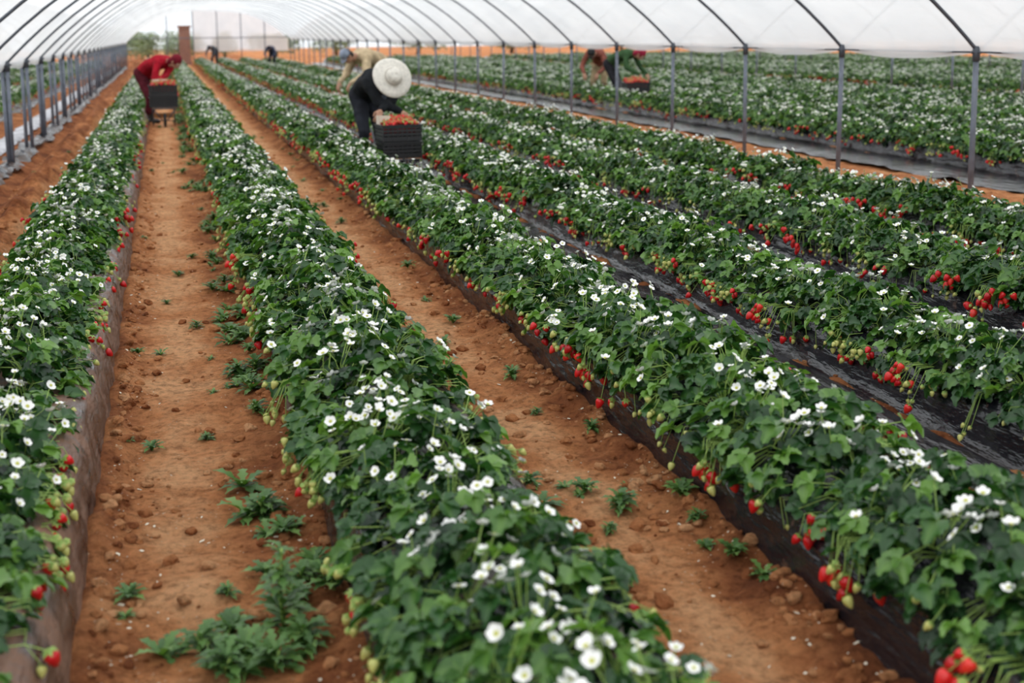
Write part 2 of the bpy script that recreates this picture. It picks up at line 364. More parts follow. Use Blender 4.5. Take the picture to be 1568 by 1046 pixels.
# ------------------------------------------------------------------ strawberry plant parts
NT,NS=8,5
def leaflet(width=.44,fold=.2,droop=.28):
    V=[]
    for i in range(NT):
        t=i/(NT-1)
        w=width*(math.sin(math.pi*min(1,(t*.93+.05))**.85))**.65 if 0<i<NT-1 else (.05 if i==0 else .12)
        for j in range(NS):
            s=(j/(NS-1)-.5)*2
            ser=(.05 if (i%2) else -.035)*(abs(s)>.9)
            V.append((s*(w+ser),t-.06*abs(s)*(i==NT-1)+.03*abs(s)*(i%2),fold*abs(s)**1.2*(w/width)-droop*t*t+.05*math.sin(t*9)*abs(s)))
    F=[(i*NS+j,i*NS+j+1,(i+1)*NS+j+1,(i+1)*NS+j) for i in range(NT-1) for j in range(NS-1)]
    return np.array(V),F
LV,LF=leaflet()
def add_leaf(mb,p,d,n,size,tint):
    B=frame(d,n)
    for a in(0,1.25,-1.25):
        sc=size*(1 if a==0 else .9)*R.uniform(.9,1.1)
        LL=LV.copy(); LL[:,2]*=R.uniform(.5,1.8)
        V=(LL*sc)@rotz(a+R.uniform(-.1,.1)).T
        V[:,2]+=-.1*abs(a)*sc*.3
        tt=tint+R.uniform(-.08,.08)
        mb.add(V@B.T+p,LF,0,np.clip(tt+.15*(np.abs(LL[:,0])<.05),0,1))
def add_flower(mb,p,n,size):
    d=unit(np.cross(n,[R.random(),R.random(),.1])); B=frame(d,n)
    cup=R.uniform(.15,.8)
    for k in range(5):
        a=k*2*math.pi/5+R.uniform(-.1,.1); c=size*.5*R.uniform(.85,1.1); w=R.uniform(.44,.58)
        P=np.array([(0,.10*c,0),(-w*c,.50*c,cup*.30*c),(-w*.85*c,.86*c,cup*.75*c),(0,1.06*c,cup*.95*c),(w*.85*c,.86*c,cup*.75*c),(w*c,.50*c,cup*.30*c),(0,.6*c,cup*.2*c)])
        mb.add((P@rotz(a).T)@B.T+p,[(0,6,2,1),(6,3,2),(0,5,4,6),(6,4,3)],2)
    r=size*.17; ring=[(r*math.cos(t),r*math.sin(t),.002) for t in np.arange(6)*math.pi/3]+[(0,0,r*.8)]
    mb.add(np.array(ring)@B.T+p+unit(n)*.001,[(k,(k+1)%6,6) for k in range(6)],3)
def berry_geo(L=.037,Rr=.0155,seg=10):
    prof=[(0,.0),(.55,.02),(.95,.16),(1,.34),(.82,.6),(.5,.83),(.2,.97),(0,1.0)]
    V=[];F=[]
    for i,(r,h) in enumerate(prof[1:-1]):
        for k in range(seg):
            t=2*math.pi*k/seg; V.append((r*Rr*math.cos(t),r*Rr*math.sin(t),-h*L))
    n=len(prof)-2
    for i in range(n-1):
        for k in range(seg): F.append((i*seg+k,(i+1)*seg+k,(i+1)*seg+(k+1)%seg,i*seg+(k+1)%seg))
    V.append((0,0,0)); V.append((0,0,-L)); 
    for k in range(seg): F.append((len(V)-2,k,(k+1)%seg)); F.append((len(V)-1,(n-1)*seg+(k+1)%seg,(n-1)*seg+k))
    return np.array(V),F
BV,BF=berry_geo()
def add_berry(mb,p,axis,scale,red,mats=(4,5,1)):
    n=unit(axis); d=unit(np.cross(n,[.3,.9,.1])); B=frame(d,n)
    mb.add((BV*scale)@B.T+p,BF,mats[0] if red else mats[1],R.uniform(.2,1) if red else .5)
    for k in range(6):
        a=k*math.pi/3
        P=np.array([(-.003,0,.001),(.003,0,.001),(.004,.011,.001),(0,.018,-.003),(-.004,.011,.001)])*scale
        mb.add((P@rotz(a).T)@B.T+p,[(0,1,2,3,4)],mats[2])
BEDH=.27
def strawberry_chunk(name,seed,red_prob,nfl=30,nleaf=132,clusters=3):
    global R
    R=random.Random(seed)
    mb=MB(); Lh=.25
    crowns=[(sx*.10,y,BEDH) for sx in(-1,1) for y in(-.19,.05)] ; crowns+= [(0,.18,BEDH)]
    HW=.29
    def mound(x,y):
        e=max(0,1-(x/(HW+.02))**2)
        return .24+ (.14+.035*math.sin((y+.12*(x>0))*2*math.pi/.25)+.02*math.sin(y*40+seed))*math.sqrt(e)
    for i in range(nleaf):
        y=R.uniform(-Lh,Lh)
        th=R.uniform(.05,math.pi-.05); rr=R.uniform(.75,1.04) if R.random()<.75 else R.uniform(.45,.75)
        if R.random()<.12: th=R.choice([R.uniform(-.1,.3),math.pi-R.uniform(-.1,.3)])
        hx=HW*math.cos(th)*rr
        z=.235+(mound(0,y)-.235)*max(0,math.sin(th))**.8*rr*R.uniform(.90,1.10)
        if abs(math.cos(th))>.85: z-=R.uniform(-.01,.045)
        c=min(crowns,key=lambda q:(q[0]-hx)**2+(q[1]-y)**2+R.uniform(0,.02))
        p=np.array([hx,y,z]); d=np.array([hx-c[0]*.6+R.uniform(-.08,.08),y-c[1]+R.uniform(-.09,.09),0.0])
        if np.linalg.norm(d)<.02: d=np.array([1,0,0.])
        d=unit(d); d[2]=R.uniform(-.65,.35)
        n=np.array([math.cos(th)*.75+R.uniform(-.55,.55),R.uniform(-.6,.55),1.0])
        sz=R.uniform(.042,.074)
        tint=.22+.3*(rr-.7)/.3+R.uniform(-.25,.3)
        if R.random()<.10: tint=.95
        p0=p-unit(d)*sz*.25
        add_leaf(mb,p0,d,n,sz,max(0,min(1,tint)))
        q=np.array(c); mid=(q+p0)/2+np.array([0,0,.03])
        tube(mb,[q,mid,p0],.0020,3,1,cap=False)
    for i in range(nfl):
        if i%2==0 or R.random()<.4:
            y=R.uniform(-Lh,Lh); x=R.gauss(.02,.15); x=max(-.29,min(.29,x))
        else: x+=R.uniform(-.05,.05); y+=R.uniform(-.05,.05); x=max(-.30,min(.30,x))
        z=mound(x,y)+R.uniform(.0,.05)
        n=np.array([x*2+R.uniform(-.8,.8),R.uniform(-1.0,.5),1.0])
        p=np.array([x,y,z]); add_flower(mb,p,n,R.uniform(.026,.038))
        c=min(crowns,key=lambda q:(q[0]-x)**2+(q[1]-y)**2)
        tube(mb,[np.array(c),(np.array(c)+p)/2+np.array([x*.2,0,.0]),p-unit(n)*.002],.0018,3,1,cap=False)
    for side in(-1,1):
        for k in range(clusters):
            cy=R.uniform(-Lh,Lh); cx=side*R.uniform(.27,.33); cz=R.uniform(.13,.265)
            prob=red_prob*R.choice([.1,1.0,1.6])
            for j in range(R.choice([1,1,2,3,4,6])):
                p=np.array([cx+R.uniform(-.02,.025)*side,cy+R.uniform(-.06,.06),cz+R.uniform(-.035,.03)])
                red=R.random()<prob
                sc=R.uniform(.8,1.2) if red else R.uniform(.5,.9)
                ax=np.array([R.uniform(-.9,.9)-side*.3,R.uniform(-.9,.9),1.0])
                add_berry(mb,p,ax,sc,red)
                tube(mb,[(side*.20,p[1]*.7+cy*.3,.26),(side*.275,p[1],.264),p],.0017,3,1,cap=False)
    me=mb.mesh(name,[M_leaf,M_stem,M_petal,M_yel,M_berry,M_unripe])
    return me
plants=bpy.data.collections.new('strawberry_plants')
for i in range(12):
    rp=[.02,.06,.10,.15,.2,.25,.4,.55,.65,.75,.85,.7][i]
    me=strawberry_chunk('strawberry_plant_mesh_%d'%i,100+i,rp,nfl=R.randint(24,38),clusters=[3,3,5,3,3,4,4,5,5,7,8,6][i])
    o=bpy.data.objects.new('strawberry_plant_%02d'%i,me); plants.objects.link(o)
def weed(name,seed,n,L,tall=0):
    global R
    R=random.Random(seed); mb=MB()
    for i in range(n):
        a=R.uniform(0,6.28); el=R.uniform(.35,1.3); l=L*R.uniform(.5,1.1)
        z0=R.uniform(0,tall); sc=1-.5*z0/(tall+.01)
        S=8
        V=[];F=[]
        dirh=np.array([math.cos(a),math.sin(a),0]); side=np.array([-math.sin(a),math.cos(a),0])
        for k in range(S):
            t=k/(S-1)
            p=dirh*l*sc*t*math.cos(el*.6)+np.array([0,0,z0+l*sc*(math.sin(el)*t-.5*t*t)+.005])
            ww=l*sc*(.04+.08*math.sin(math.pi*t)+(.06 if k%2 else -.035))*(0.2 if k==0 else 1)*(0.2 if k==S-1 else 1)
            V+= [p-side*ww+np.array([0,0,.25*ww]),p,p+side*ww+np.array([0,0,.25*ww])]
        for k in range(S-1):
            F+=[(k*3,k*3+1,k*3+4,k*3+3),(k*3+1,k*3+2,k*3+5,k*3+4)]
        mb.add(V,F,0,R.uniform(.1,.9))
    if tall: tube(mb,[(0,0,0),(.01,0,tall*.5),(0,.01,tall)],.004,5,1)
    return mb.mesh(name,[M_weed,M_stem])
weeds=bpy.data.collections.new('weeds')
for i,(n,L,t) in enumerate([(20,.10,0.01),(30,.12,.03),(16,.14,0),(42,.11,.05),(80,.12,.26)]):
    o=bpy.data.objects.new('weed_%02d'%i,weed('weed_mesh_%d'%i,40+i,n,L,t)); weeds.objects.link(o)
clods=bpy.data.collections.new('clods')
for i in range(4):
    bm=bmesh.new(); bmesh.ops.create_icosphere(bm,subdivisions=2,radius=1)
    for v in bm.verts:
        v.co*=1+.45*mnoise.noise(v.co*1.3+Vector((i*7,0,0))); v.co.z*=.7
    me=bpy.data.meshes.new('clod'); bm.to_mesh(me); bm.free(); me.materials.append(M_soil)
    ca=me.color_attributes.new(name='Col',type='FLOAT_COLOR',domain='POINT'); ca.data.foreach_set('color',[.3+.2*i,.5,.5,1]*len(me.vertices))
    clods.objects.link(bpy.data.objects.new('clod_%d'%i,me))
M_flake=simple('dry_petal',(.75,.66,.52),.8)
flakes=bpy.data.collections.new('flakes')
for i in range(2):
    mb=MB(); mb.add([(-1,0,.1),(-.4,.6,0),(.5,.5,.25),(1,0,0),(.4,-.6,.2),(-.5,-.5,0)],[(0,1,2,3,4,5)],0)
    flakes.objects.link(bpy.data.objects.new('flake_%d'%i,mb.mesh('flake',[M_flake])))

def scatter(name,pts,rots,scl,idx,coll,parent=None):
    me=bpy.data.meshes.new(name); me.from_pydata([tuple(p) for p in pts],[],[])
    a=me.attributes.new('rot','FLOAT_VECTOR','POINT'); a.data.foreach_set('vector',np.asarray(rots,float).ravel())
    a=me.attributes.new('scl','FLOAT_VECTOR','POINT'); a.data.foreach_set('vector',np.asarray(scl,float).ravel())
    a=me.attributes.new('idx','INT','POINT'); a.data.foreach_set('value',np.asarray(idx,np.int32))
    o=obj(name,me,parent)
    key='scatter_'+coll.name
    ng=bpy.data.node_groups.get(key)
    if not ng:
        ng=bpy.data.node_groups.new(key,'GeometryNodeTree')
        ng.interface.new_socket(name='Geometry',in_out='INPUT',socket_type='NodeSocketGeometry')
        ng.interface.new_socket(name='Geometry',in_out='OUTPUT',socket_type='NodeSocketGeometry')
        gi=ng.nodes.new('NodeGroupInput'); go=ng.nodes.new('NodeGroupOutput')
        ci=ng.nodes.new('GeometryNodeCollectionInfo'); ci.inputs['Collection'].default_value=coll
        ci.inputs['Separate Children'].default_value=True; ci.inputs['Reset Children'].default_value=True
        ip=ng.nodes.new('GeometryNodeInstanceOnPoints'); ip.inputs['Pick Instance'].default_value=True
        def na(n,t):
            q=ng.nodes.new('GeometryNodeInputNamedAttribute'); q.data_type=t; q.inputs['Name'].default_value=n
            return [s for s in q.outputs if s.enabled and s.name=='Attribute'][0]
        l=ng.links.new
        l(gi.outputs[0],ip.inputs['Points']); l(ci.outputs[0],ip.inputs['Instance'])
        l(na('rot','FLOAT_VECTOR'),ip.inputs['Rotation']); l(na('scl','FLOAT_VECTOR'),ip.inputs['Scale']); l(na('idx','INT'),ip.inputs['Instance Index'])
        l(ip.outputs[0],go.inputs[0])
    md=o.modifiers.new('scatter','NODES'); md.node_group=ng
    return o

# ------------------------------------------------------------------ ground
ROWS=[-.605,.75,2.0,3.17,4.35,5.55]
RIGHT=[9.0+1.2*k for k in range(6)]+[18.3+1.2*k for k in range(6)]+[27.6+1.2*k for k in range(6)]
LEFT=[-3.35,-4.55,-5.75,-6.95,-8.15]
def ground_h(X,Y):
    rough=np.clip(fbm(X*1.4,Y*1.4,2,9)+.55,0.25,1)
    lane=np.exp(-((X-.04)/.16)**2)*.6+np.exp(-((X-1.38)/.12)**2)*.3
    rough=rough*(1-lane)
    h=.03*fbm(X*3,Y*3,3,1)+.085*fbm(X*10,Y*8,3,5)*rough+.04*(np.abs(fbm(X*20,Y*20,2,15)))*rough
    h=h-.028*lane*np.clip(fbm(X*4,Y*3.2,1,41)*4,0,1)
    for c in ROWS+RIGHT[:6]+LEFT:
        d=np.abs(X-c)
        h=h+.05*np.exp(-((d-.33)/.06)**2)*(.2+1.8*np.clip(fbm(X*5,Y*6,2,30)+.3,0,1))
    bank=np.exp(-((X+1.28+.16*fbm(Y*.8,Y*0,2,3))/.20)**2)
    h=h+bank*(.19+.30*fbm(X*5,Y*4,3,12))-.08*np.exp(-((X+1.64)/.13)**2)
    return h
xs=np.unique(np.concatenate([np.linspace(-120,-9,16),np.arange(-9,-2.6,.2),np.arange(-2.6,3.0,.022),np.arange(3.0,7.6,.04),np.arange(7.6,18,.15),np.linspace(18,150,30)]))
ys=[-6,-3,-1,.5]; 
y=1.2
while y<170: 
    ys.append(y); y+= .024 if y<7 else min(8,.024*(y/7)**2.3)
ys=np.array(ys)
XX,YY=np.meshgrid(xs,ys); ZZ=ground_h(XX,YY)
V=np.stack([XX.ravel(),YY.ravel(),ZZ.ravel()],1)
nx,ny=len(xs),len(ys)
ii=np.arange(nx*ny).reshape(ny,nx)
F=np.stack([ii[:-1,:-1].ravel(),ii[:-1,1:].ravel(),ii[1:,1:].ravel(),ii[1:,:-1].ravel()],1)
me=bpy.data.meshes.new('ground'); 
me.vertices.add(len(V)); me.vertices.foreach_set('co',V.ravel())
me.loops.add(F.size); me.loops.foreach_set('vertex_index',F.ravel())
me.polygons.add(len(F)); me.polygons.foreach_set('loop_start',np.arange(0,F.size,4)); me.polygons.foreach_set('loop_total',np.full(len(F),4))
me.polygons.foreach_set('use_smooth',np.ones(len(F),bool)); me.update(calc_edges=True); me.validate()
ca=me.color_attributes.new(name='Col',type='FLOAT_COLOR',domain='POINT')
dry=.30+.0*XX
for c,wd in((-.02,.19),(1.36,.14),(-1.02,.14)): dry=np.maximum(dry,.30+.58*np.exp(-((XX-c)/wd)**2))
dry=np.where((XX>5.9)|(XX<-3),.5,dry)
dry=np.where((XX<-1.2)&(XX>-2.2),.2,dry)
dry=dry+.32*fbm(XX*2,YY*1.5,3,60)
c4=np.stack([dry.ravel()]*3+[np.ones(dry.size)],1).ravel(); ca.data.foreach_set('color',c4)
me.materials.append(M_soil); obj('ground',me)
# ------------------------------------------------------------------ beds + rows
def strip(name,prof,xc,y0,y1,amp,mat,parent,seed):
    Y=[y0]
    while Y[-1]<y1: Y.append(Y[-1]+(.06 if Y[-1]<12 else .06*(Y[-1]/12)**2))
    Y=np.array(Y); n=len(prof)
    V=np.zeros((len(Y),n,3))
    for j,(dx,z,a) in enumerate(prof):
        s=1 if dx>=0 else -1
        V[:,j,0]=xc+dx+s*a*amp*fbm(Y*3.1,Y*0+j*.7+s*9,3,seed)
        V[:,j,1]=Y; V[:,j,2]=z+a*amp*.6*fbm(Y*2.3,Y*0+j*.9+s*5,3,seed+3)
    ii=np.arange(len(Y)*n).reshape(len(Y),n)
    F=np.stack([ii[:-1,:-1].ravel(),ii[:-1,1:].ravel(),ii[1:,1:].ravel(),ii[1:,:-1].ravel()],1)
    me=bpy.data.meshes.new(name); me.from_pydata(V.reshape(-1,3).tolist(),[],F.tolist())
    me.polygons.foreach_set('use_smooth',np.ones(len(F),bool)); me.materials.append(mat)
    return obj(name,me,parent)
half=[(.315,-.05,1),(.31,.03,1),(.298,.10,1.3),(.28,.18,1),(.255,.235,.7),(.21,.262,.4),(.1,BEDH,.2),(0,BEDH+.002,.1)]
def bed_profile(fl,fr):
    L=[(-a,b,c) for a,b,c in half]; Rr=[(a,b,c) for a,b,c in half[::-1]][1:]
    if fl: L=[(-fl,.035,3),(-fl*.8,.05,1.5),(-fl*.55-.1,.055,1),(-.34,.05,1)]+L[1:]
    if fr: Rr=Rr[:-1]+[(.34,.05,1),(fr*.55+.1,.055,1),(fr*.8,.05,1.5),(fr,.035,3)]
    return L+Rr
rng=np.random.RandomState(3)
def make_row(xc,y0,y1,mat,fl=0,fr=0,redness=.4,off=-.03,seed=0,wx=1.0):
    root=empty('strawberry_row')
    strip('mulch_bed',bed_profile(fl,fr),xc,y0-.4,y1+.4,.04,mat,root,seed*7)
    Y=np.arange(y0,y1,.43); n=len(Y)
    P=np.stack([xc+off+rng.uniform(-.02,.02,n),Y+rng.uniform(-.05,.05,n),rng.uniform(-.01,.01,n)],1)
    rot=np.zeros((n,3)); rot[:,2]=rng.randint(0,2,n)*math.pi+rng.uniform(-.08,.08,n)
    s=rng.uniform(.92,1.08,n); sc=np.stack([wx*s*rng.uniform(.97,1.04,n),s,s*rng.uniform(.95,1.08,n)],1)
    # ripeness comes in patches along the row
    patch=np.clip(redness+1.6*fbm(Y*.7,Y*0+seed*3.3,2,seed),0,1)
    idx=np.where(rng.rand(n)<patch,rng.randint(6,12,n),rng.randint(0,6,n))
    scatter('strawberry_plants',P,rot,sc,idx,plants,root)
    return root
mats=[M_mulch_dust,M_mulch_mid,M_mulch,M_mulch,M_mulch,M_mulch]
fls=[(0,0),(0,0),(0,.50),(.50,.6),(.56,.6),(.56,.5)]
reds=[.72,.08,.58,.82,.72,.5]
offs=[-.055,-.045,-.05,-.04,-.04,-.04]
for i,x in enumerate(ROWS):
    make_row(x,1.4,71.5,mats[i],*fls[i],redness=reds[i],off=offs[i],seed=i+1,wx=[.96,1.04,1.0,1,1,1][i])
for i,x in enumerate(RIGHT):
    make_row(x,max(2,x*.85),71.5,M_mulch,1.05 if i%6==0 else .56,.56,redness=.5,seed=i+20,wx=1.06)
for i,x in enumerate(LEFT):
    make_row(x,4,71.5,M_mulch,.4,.4,redness=.3,seed=i+50)
M_silver=simple('weathered_silver_film',(.42,.41,.44),.35,nscale=3,namp=.6,bump=.6,bscale=9)
strip('ditch_film',[(-.16,.02,2),(-.1,.06,1),(0,.055,.6),(.1,.06,1),(.16,.02,2)],-2.36,6,71,.07,M_silver,None,91)
strip('ditch_film',[(-.13,.0,3),(-.08,.05,3),(0,.08,3),(.08,.05,3),(.13,.0,3)],-1.93,5,71,.09,M_mulch_mid,None,97)
# weeds
P=[];Rt=[];S=[];I=[]
def addw(x,y,s,i=None):
    P.append((x,y,0)); Rt.append((0,0,rng.uniform(0,6.28))); S.append((s,s,s)); I.append(rng.randint(0,4) if i is None else i)
y=3.6
while y<60:
    dens=float(fbm(np.array(y*1.3),np.array(0.),2,77))*1.6+.46
    for k in range(4):
        if rng.rand()<dens*.75: addw(rng.normal(.29,.06),y+rng.uniform(-.12,.12),rng.uniform(.35,1.2))
    y+=.17
for k in range(26): addw(rng.uniform(-.22,.15),2.8+rng.exponential(7),rng.uniform(.3,.7))
for k in range(48): addw(rng.uniform(1.08,1.65),3.0+rng.exponential(9),rng.uniform(.35,.9))
for k in range(30): addw(rng.uniform(-1.6,-.98),5+rng.exponential(12),rng.uniform(.3,.7))
for (x,y,s,i) in [(.02,3.26,1.0,3),(.13,3.18,1.15,3),(.24,3.32,.95,4),(.10,3.36,.9,1),(-.08,3.28,.8,2),(.28,3.2,1.1,3),(.20,3.12,1.15,3),(.25,4.2,1.1,3),(.30,4.0,.9,1),(.08,3.12,1.1,3),(1.42,3.9,1.0,3),(1.36,4.1,.8,1),(.2,4.5,1.0,2),(.32,3.6,.8,3)]: addw(x,y,s,i)
Pn=np.array(P); Pn[:,2]=ground_h(Pn[:,0],Pn[:,1])-.003
scatter('path_weeds',Pn,Rt,S,I,weeds)
def litter(name,coll,n,smin,smax,k,sc=5.5):
    lanes=np.array([(-.26,.46),(1.08,1.68),(-1.6,-.98),(2.32,2.86),(3.48,4.04)])
    P=[];Rt=[];S=[];I=[]
    for q in range(n):
        lane=rng.choice(5,p=[.30,.3,.32,.05,.03]); lo,hi=lanes[lane]
        x=rng.choice([lo+abs(rng.normal(0,.07)),hi-abs(rng.normal(0,.09))]) if rng.rand()<.75 else rng.uniform(lo,hi)
        y=2.6+rng.exponential(sc); s=smin+(smax-smin)*rng.rand()**3
        P.append((x,y,s*.2)); Rt.append(rng.uniform(-.4,.4,3)+np.array([0,0,rng.uniform(0,6)])); S.append((s,s*rng.uniform(.6,1),s*.8)); I.append(rng.randint(0,k))
    P=np.array(P); P[:,2]+=ground_h(P[:,0],P[:,1])
    scatter(name,P,Rt,S,I,coll)
litter('soil_clods',clods,4600,.005,.034,4)
litter('fallen_petals',flakes,2000,.004,.012,2)
# ------------------------------------------------------------------ tunnels
SP=2.36; Y0=10.04-3*SP
def tunnel(xl,xr,zl,zr,rise,y0,y1,own_left=True):
    root=empty('polytunnel')
    c=(xl+xr)/2;a=(xr-xl)/2
    def hoop(u):
        s=-math.cos(u); X=c+a*s
        return X, zl+(zr-zl)*(X-xl)/(xr-xl)+rise*(1-abs(s)**2.8)
    n=int(round((y1-y0)/SP))
    Ys=[]
    for i in range(n):
        for k in range(8): Ys.append((i+k/8))
    Ys.append(n); nu=44
    V=[];F=[]
    US=math.pi*np.arange(nu+1)/nu
    YG,UG=np.meshgrid(np.array(Ys),US,indexing='ij'); NZ=.03*fbm(YG*1.7,UG*3,2,6)*np.sin(UG)
    for r_,yy in enumerate(Ys):
        sag=math.sin(math.pi*(yy-math.floor(yy)))
        for j in range(nu+1):
            u=US[j]; X,z=hoop(u)
            out=.03-sag*.07
            X+=-math.cos(u)*out*.8; z+=max(.3,math.sin(u))*out
            if j in(0,nu): z-=.03+.05*sag
            z+=float(NZ[r_,j])
            V.append((X,y0+yy*SP,z))
    m=nu+1
    for i in range(len(Ys)-1):
        for j in range(nu): F.append((i*m+j,i*m+j+1,(i+1)*m+j+1,(i+1)*m+j))
    me=bpy.data.meshes.new('roof_film'); me.from_pydata(V,[],F); me.polygons.foreach_set('use_smooth',[True]*len(F)); me.materials.append(M_film)
    obj('roof_film',me,root)
    mb=MB()
    for i in range(n+1):
        Y=y0+i*SP
        tube(mb,[(hoop(math.pi*j/28)[0],Y,hoop(math.pi*j/28)[1]) for j in range(29)],.017,6)
    for j in(14,):
        X,z=hoop(math.pi*j/28); tube(mb,[(X,y0,z-.02),(X,y1,z-.02)],.004,4)
    obj('hoops',mb.mesh('hoops',[M_hoop]),root)
    mb=MB()
    for X,z in ((xl,zl),(xr,zr)):
        if X==xl and not own_left: continue
        for i in range(n+1):
            Y=y0+i*SP; tw=.01*math.sin(i*3.3)
            tube(mb,[(X+tw,Y,-.1),(X,Y,z)],.026,8)
            tube(mb,[(X,Y,z-.10),(X,Y,z+.035)],.034,8,1)
            tube(mb,[(X-.05,Y,z-.02),(X+.05,Y,z-.02)],.014,5,1)
            tube(mb,[(X+.03,Y+.03,z-.06),(X+.02,Y,z-.16),(X+.035,Y-.01,z-.22)],.006,4,1)
        tube(mb,[(X,y0,z-.02),(X,y1,z-.02)],.009,5,1)
    obj('posts',mb.mesh('posts',[M_pipe,M_hoop]),root)
    return root
YE=Y0+SP*30
ZR=1.41
tunnel(-1.87,7.0,1.29,ZR,1.65,Y0-SP,YE)
tunnel(7.06,16.3,ZR,ZR,1.65,Y0-SP,YE,False)
tunnel(16.36,25.6,ZR,ZR,1.65,Y0,YE,False)
tunnel(25.66,34.9,ZR,ZR,1.65,Y0+SP*3,YE,False)
tunnel(-10.9,-1.93,1.29,1.29,1.65,Y0,YE,True)
cx=(7.0-1.87)/2; a=4.43
def archz(x): return 1.34+1.63*(1-abs((x-cx)/a)**2.8)
mb=MB(); V=[];F=[]
X=np.linspace(1.7,6.9,16)
for k,x in enumerate(X):
    dy=.05*math.sin(k*1.9)
    V+= [(x,YE+.1+dy,.75),(x,YE+.1,1.4),(x,YE+.1,archz(x))]
for k in range(15): F+= [(k*3,k*3+3,k*3+4,k*3+1),(k*3+1,k*3+4,k*3+5,k*3+2)]
mb.add(V,F,0)
g=empty('gable_end'); obj('gable_film',mb.mesh('gable_film',[M_film]),g)
mb=MB()
for x in(.3,1.7,3.0,4.3,5.6): tube(mb,[(x,YE+.05,-.05),(x,YE+.05,archz(x))],.03,6)
tube(mb,[(-1.8,YE+.05,1.5),(6.9,YE+.05,1.5)],.025,6)
obj('gable_posts',mb.mesh('gable_posts',[M_pipe]),g)
def brick_mat():
    m,nt,out=new_mat('brick'); p=N(nt,'ShaderNodeBsdfPrincipled',Roughness=.9)
    tc=N(nt,'ShaderNodeTexCoord'); mp=N(nt,'ShaderNodeMapping'); mp.inputs['Rotation'].default_value=(math.pi/2,0,0); nt.links.new(tc.outputs['Object'],mp.inputs[0])
    b=N(nt,'ShaderNodeTexBrick'); b.inputs['Scale'].default_value=4; b.inputs['Color1'].default_value=(.32,.13,.08,1); b.inputs['Color2'].default_value=(.24,.10,.07,1); b.inputs['Mortar'].default_value=(.34,.28,.24,1)
    nt.links.new(mp.outputs[0],b.inputs['Vector']); nt.links.new(b.outputs[0],p.inputs['Base Color']); nt.links.new(p.outputs[0],out.inputs[0]); return m
mb=MB(); box(mb,(0,0,1.05),(.62,.62,2.1)); box(mb,(0,0,2.14),(.76,.76,.1)); box(mb,(0,0,.1),(.72,.72,.24))
bp=obj('brick_pillar',mb.mesh('brick_pillar',[brick_mat()],False)); bp.location=(1.25,YE+1.2,0)
M_bark=simple('bark',(.12,.08,.05),.9)
M_tree=leaf_material('tree_leaf',(.13,.17,.13),(.21,.27,.19),(.30,.38,.25))
def tree_mesh(seed):
    r=random.Random(seed); mb=MB()
    tube(mb,[(0,0,0),(.1,0,1.2),(0,.1,2.4)],[.16,.12,.07],7,1)
    blobs=[]
    for k in range(9):
        c=np.array([r.uniform(-1.3,1.3),r.uniform(-1,1),r.uniform(1.3,3.0)]); blobs.append(c); tube(mb,[(0,0,1.3),c],[.06,.02],5,1)
    for c in blobs:
        for k in range(240):
            d=unit([r.gauss(0,1),r.gauss(0,1),r.gauss(0,.8)])*r.uniform(.5,1)*1.0; p=c+d
            n=unit(d+np.array([r.uniform(-.6,.6)]*3)); B=frame(unit(np.cross(n,[.3,.2,.9])),n); s=r.uniform(.08,.16)
            mb.add(np.array([(0,-s,0),(s*.5,0,.02),(0,s,0),(-s*.5,0,.02)])@B.T+p,[(0,1,2,3)],0,r.random())
    return mb.mesh('tree',[M_tree,M_bark])
tm=[tree_mesh(1),tree_mesh(2)]
for k,(x,y,s) in enumerate([(-3,84,.62),(-.9,88,.60),(1.2,92,.56),(-6.5,92,.7),(4.5,99,.55),(8,96,.55),(-11,90,.7),(-15,95,.7),(13,100,.7),(19,98,.7),(27,100,.7),(36,99,.7),(46,99,.7)]):
    t=obj('olive_tree',tm[k%2]); t.location=(x,y,-.05); t.scale=(s*1.9,s,s); t.rotation_euler=(0,0,k*1.3)
